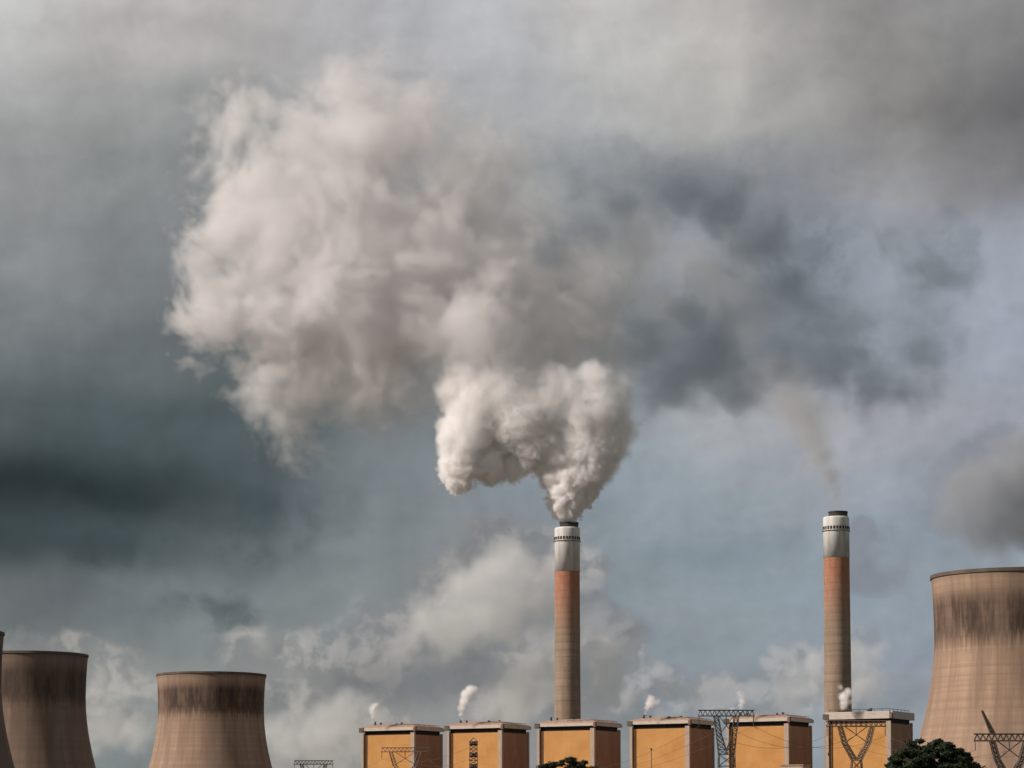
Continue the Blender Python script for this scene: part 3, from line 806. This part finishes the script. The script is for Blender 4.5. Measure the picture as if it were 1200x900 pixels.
dark = rel([(690,180,26,120),(730,195,34,120),(800,190,40,130),(860,200,46,130),(900,250,44,120),(930,300,34,110),(960,335,28,100),(985,350,20,100),(760,240,40,120),(640,270,30,120),
    (790,430,44,60),(830,400,50,70),(870,440,40,60),(760,380,40,80),(810,340,40,90),(930,420,36,60),(990,410,42,60),(1030,440,42,60),(1070,450,38,60),(1090,400,32,60),(1098,350,30,60),(1122,308,32,60),(1140,280,20,60),(1080,300,20,60),(1060,270,16,70),
    (1000,380,24,70),(1020,350,16,70),(700,240,24,120)], 983, 601)
def f_dark(g, s, P):
    wv = g.v('ADD', P, g.v('SCALE', g.v('SUBTRACT', g.noise(P, .018, 4, .6, color=True), (.5,.5,.5)), scale=46.0))
    n = centred(g.noise(wv, .036, 8, .66), g, 86.0); v1 = g.sub(.5, g.voro(wv, 1/16.0))
    s = g.add(g.add(s, 1.0), g.add(n, g.mul(v1, 13.0)))
    return g.m('POWER', g.m('DIVIDE', s, 14.0, clamp=True), 1.1)
o = smoke('dark_smoke', MOUTH2, dark, D2/F, 1.6, 12, f_dark, vol_mat('shaded_smoke', (.27,.33,.39,1), .034), 10.0)  # shade from the overcast put into the smoke's own low albedo
tag(o, 'ragged slate grey shreds of smoke drifting high over the second chimney', 'smoke')

def f_puff(g, s, P):
    wv = g.v('ADD', P, g.v('SCALE', g.v('SUBTRACT', g.noise(P, .35, 3, .55, color=True), (.5,.5,.5)), scale=3.0))
    s = g.add(g.add(s, .3), g.mul(g.sub(g.noise(wv, .5, 6, .65), .5), 4.4))
    return g.m('POWER', g.m('DIVIDE', s, 2.2, clamp=True), 1.3)
vm_puff = vol_mat('steam', (.999,.998,.996,1), .75)
puffs = [
 (0, rel([(437,846,1.3),(437,841,2.2),(437,836,3.2),(437,831,3.8),(439,827,3.2),(442,825,1.6)], 437, 848), 437, 848, 'small upright puff of white steam over the leftmost yellow block'),
 (1, rel([(541,843,1.5),(540,837,2.8),(541,830,4),(544,822,5),(546,814,5.5),(551,809,5.5),(557,808,3.5)], 541, 845), 541, 845, 'tallest white steam puff, leaning right over the second yellow block'),
 (3, rel([(756,836,1.5),(758,830,3),(762,824,5),(763,819,4),(769,824,3.5),(771,821,2)], 756, 838), 756, 838, 'ragged white steam puff over the fourth yellow block, left of a tall pylon'),
 (4, rel([(867,833,1.5),(868,828,3),(870,822,3.6),(869,816,3),(866,812,2.2),(858,831,2.2)], 867, 835), 867, 835, 'narrow white steam puff over the rounded roof block'),
 (5, rel([(987,829,3),(990,824,5),(989,817,5.5),(994,811,4.5),(985,805,2.6),(998,822,3)], 988, 832), 988, 832, 'pale steam puff against the shaded base of the second chimney')]
for i, bl_, mx, my, lb in puffs:
    base = P0+DIRV*(SP*i); D = base.y+22-16; bl_ = [(a, b_, r*1.22, c_) for a, b_, r, c_ in bl_]
    o = smoke('steam_puff', Vector((sx(mx, D), D, sz(my, D))), bl_, D/F, .45, 2.0, f_puff, vm_puff, 2.4)
    tag(o, lb, 'steam', 'small steam puffs above the roofs')

# ------------------------------------------------------------------ distant cumulus, real clouds several kilometres off
DC = 5200.0; UC = DC/F
def f_cumulus(g, s, P):
    wv = g.v('ADD', P, g.v('SCALE', g.v('SUBTRACT', g.noise(P, .006, 3, .5, color=True), (.5,.5,.5)), scale=90.0))
    v1 = g.sub(.5, g.voro(wv, 1/85.0)); v2 = g.sub(.5, g.voro(wv, 1/36.0))
    n = centred(g.noise(wv, .010, 8, .62), g, 175.0)
    s = g.add(g.add(s, n), g.add(g.mul(v1, 46.0), g.mul(v2, 30.0)))
    return g.m('POWER', g.m('DIVIDE', s, 46.0, clamp=True), 1.2)
vm_cu = vol_mat('cloud', (.93,.935,.945,1), .0115)
clouds = [
 ([(560,690,44),(600,668,38),(640,690,34),(585,715,48),(520,735,40),(480,750,30),(655,660,20),(625,640,16)], 'broad grey white cumulus low behind the chimney with the thick plume'),
 ([(630,780,34),(605,808,34),(660,800,30),(705,770,28),(712,805,26),(580,835,24),(690,735,14)], 'bright cumulus just above the middle yellow blocks'),
 ([(400,838,34),(370,862,34),(330,868,30),(415,870,26),(300,745,12),(312,752,12),(350,800,18),(300,880,30)], 'pale cumulus bank between the orange tower and the first yellow block'),
 ([(945,785,22),(962,798,22),(1008,765,22),(1000,800,26),(930,812,20),(1030,800,18),(780,808,20),(850,815,18),(815,820,16)], 'scattered white cumulus behind the second chimney'),
 ([(120,800,18),(150,812,16),(125,850,26),(160,868,24),(70,762,14),(100,765,12),(105,880,26)], 'thin pale cumulus in the gap between the two left cooling towers')]
for ci, (bl_, lb) in enumerate(clouds):
    mx, my = bl_[0][0], bl_[0][1]
    D = DC+ci*37
    o = smoke('cloud', Vector((sx(mx, D), D, sz(my, D))), rel([(a, b_, r*1.08, (i % 3-1)*14) for i, (a, b_, r) in enumerate(bl_)], mx, my), D/F, 7.0, 60, f_cumulus, vm_cu, 40.0)
    tag(o, lb, 'cloud', 'low cumulus clouds near the horizon')
grey = [(1165,570,44),(1190,548,38),(1205,580,50),(1140,590,30),(1215,610,40),(1170,605,34),(1110,608,16),(1180,530,20),(1230,540,40)]
o = smoke('cloud', Vector((sx(1180, 4600), 4600, sz(575, 4600))), rel([(a, b_, r*1.2) for a, b_, r in grey], 1180, 575), 4600/F, 7.0, 60, f_cumulus, vol_mat('grey_cloud', (.56,.585,.63,1), .022), 40.0)
tag(o, 'slate grey cloud floating above the big right cooling tower', 'cloud', 'low cumulus clouds near the horizon')
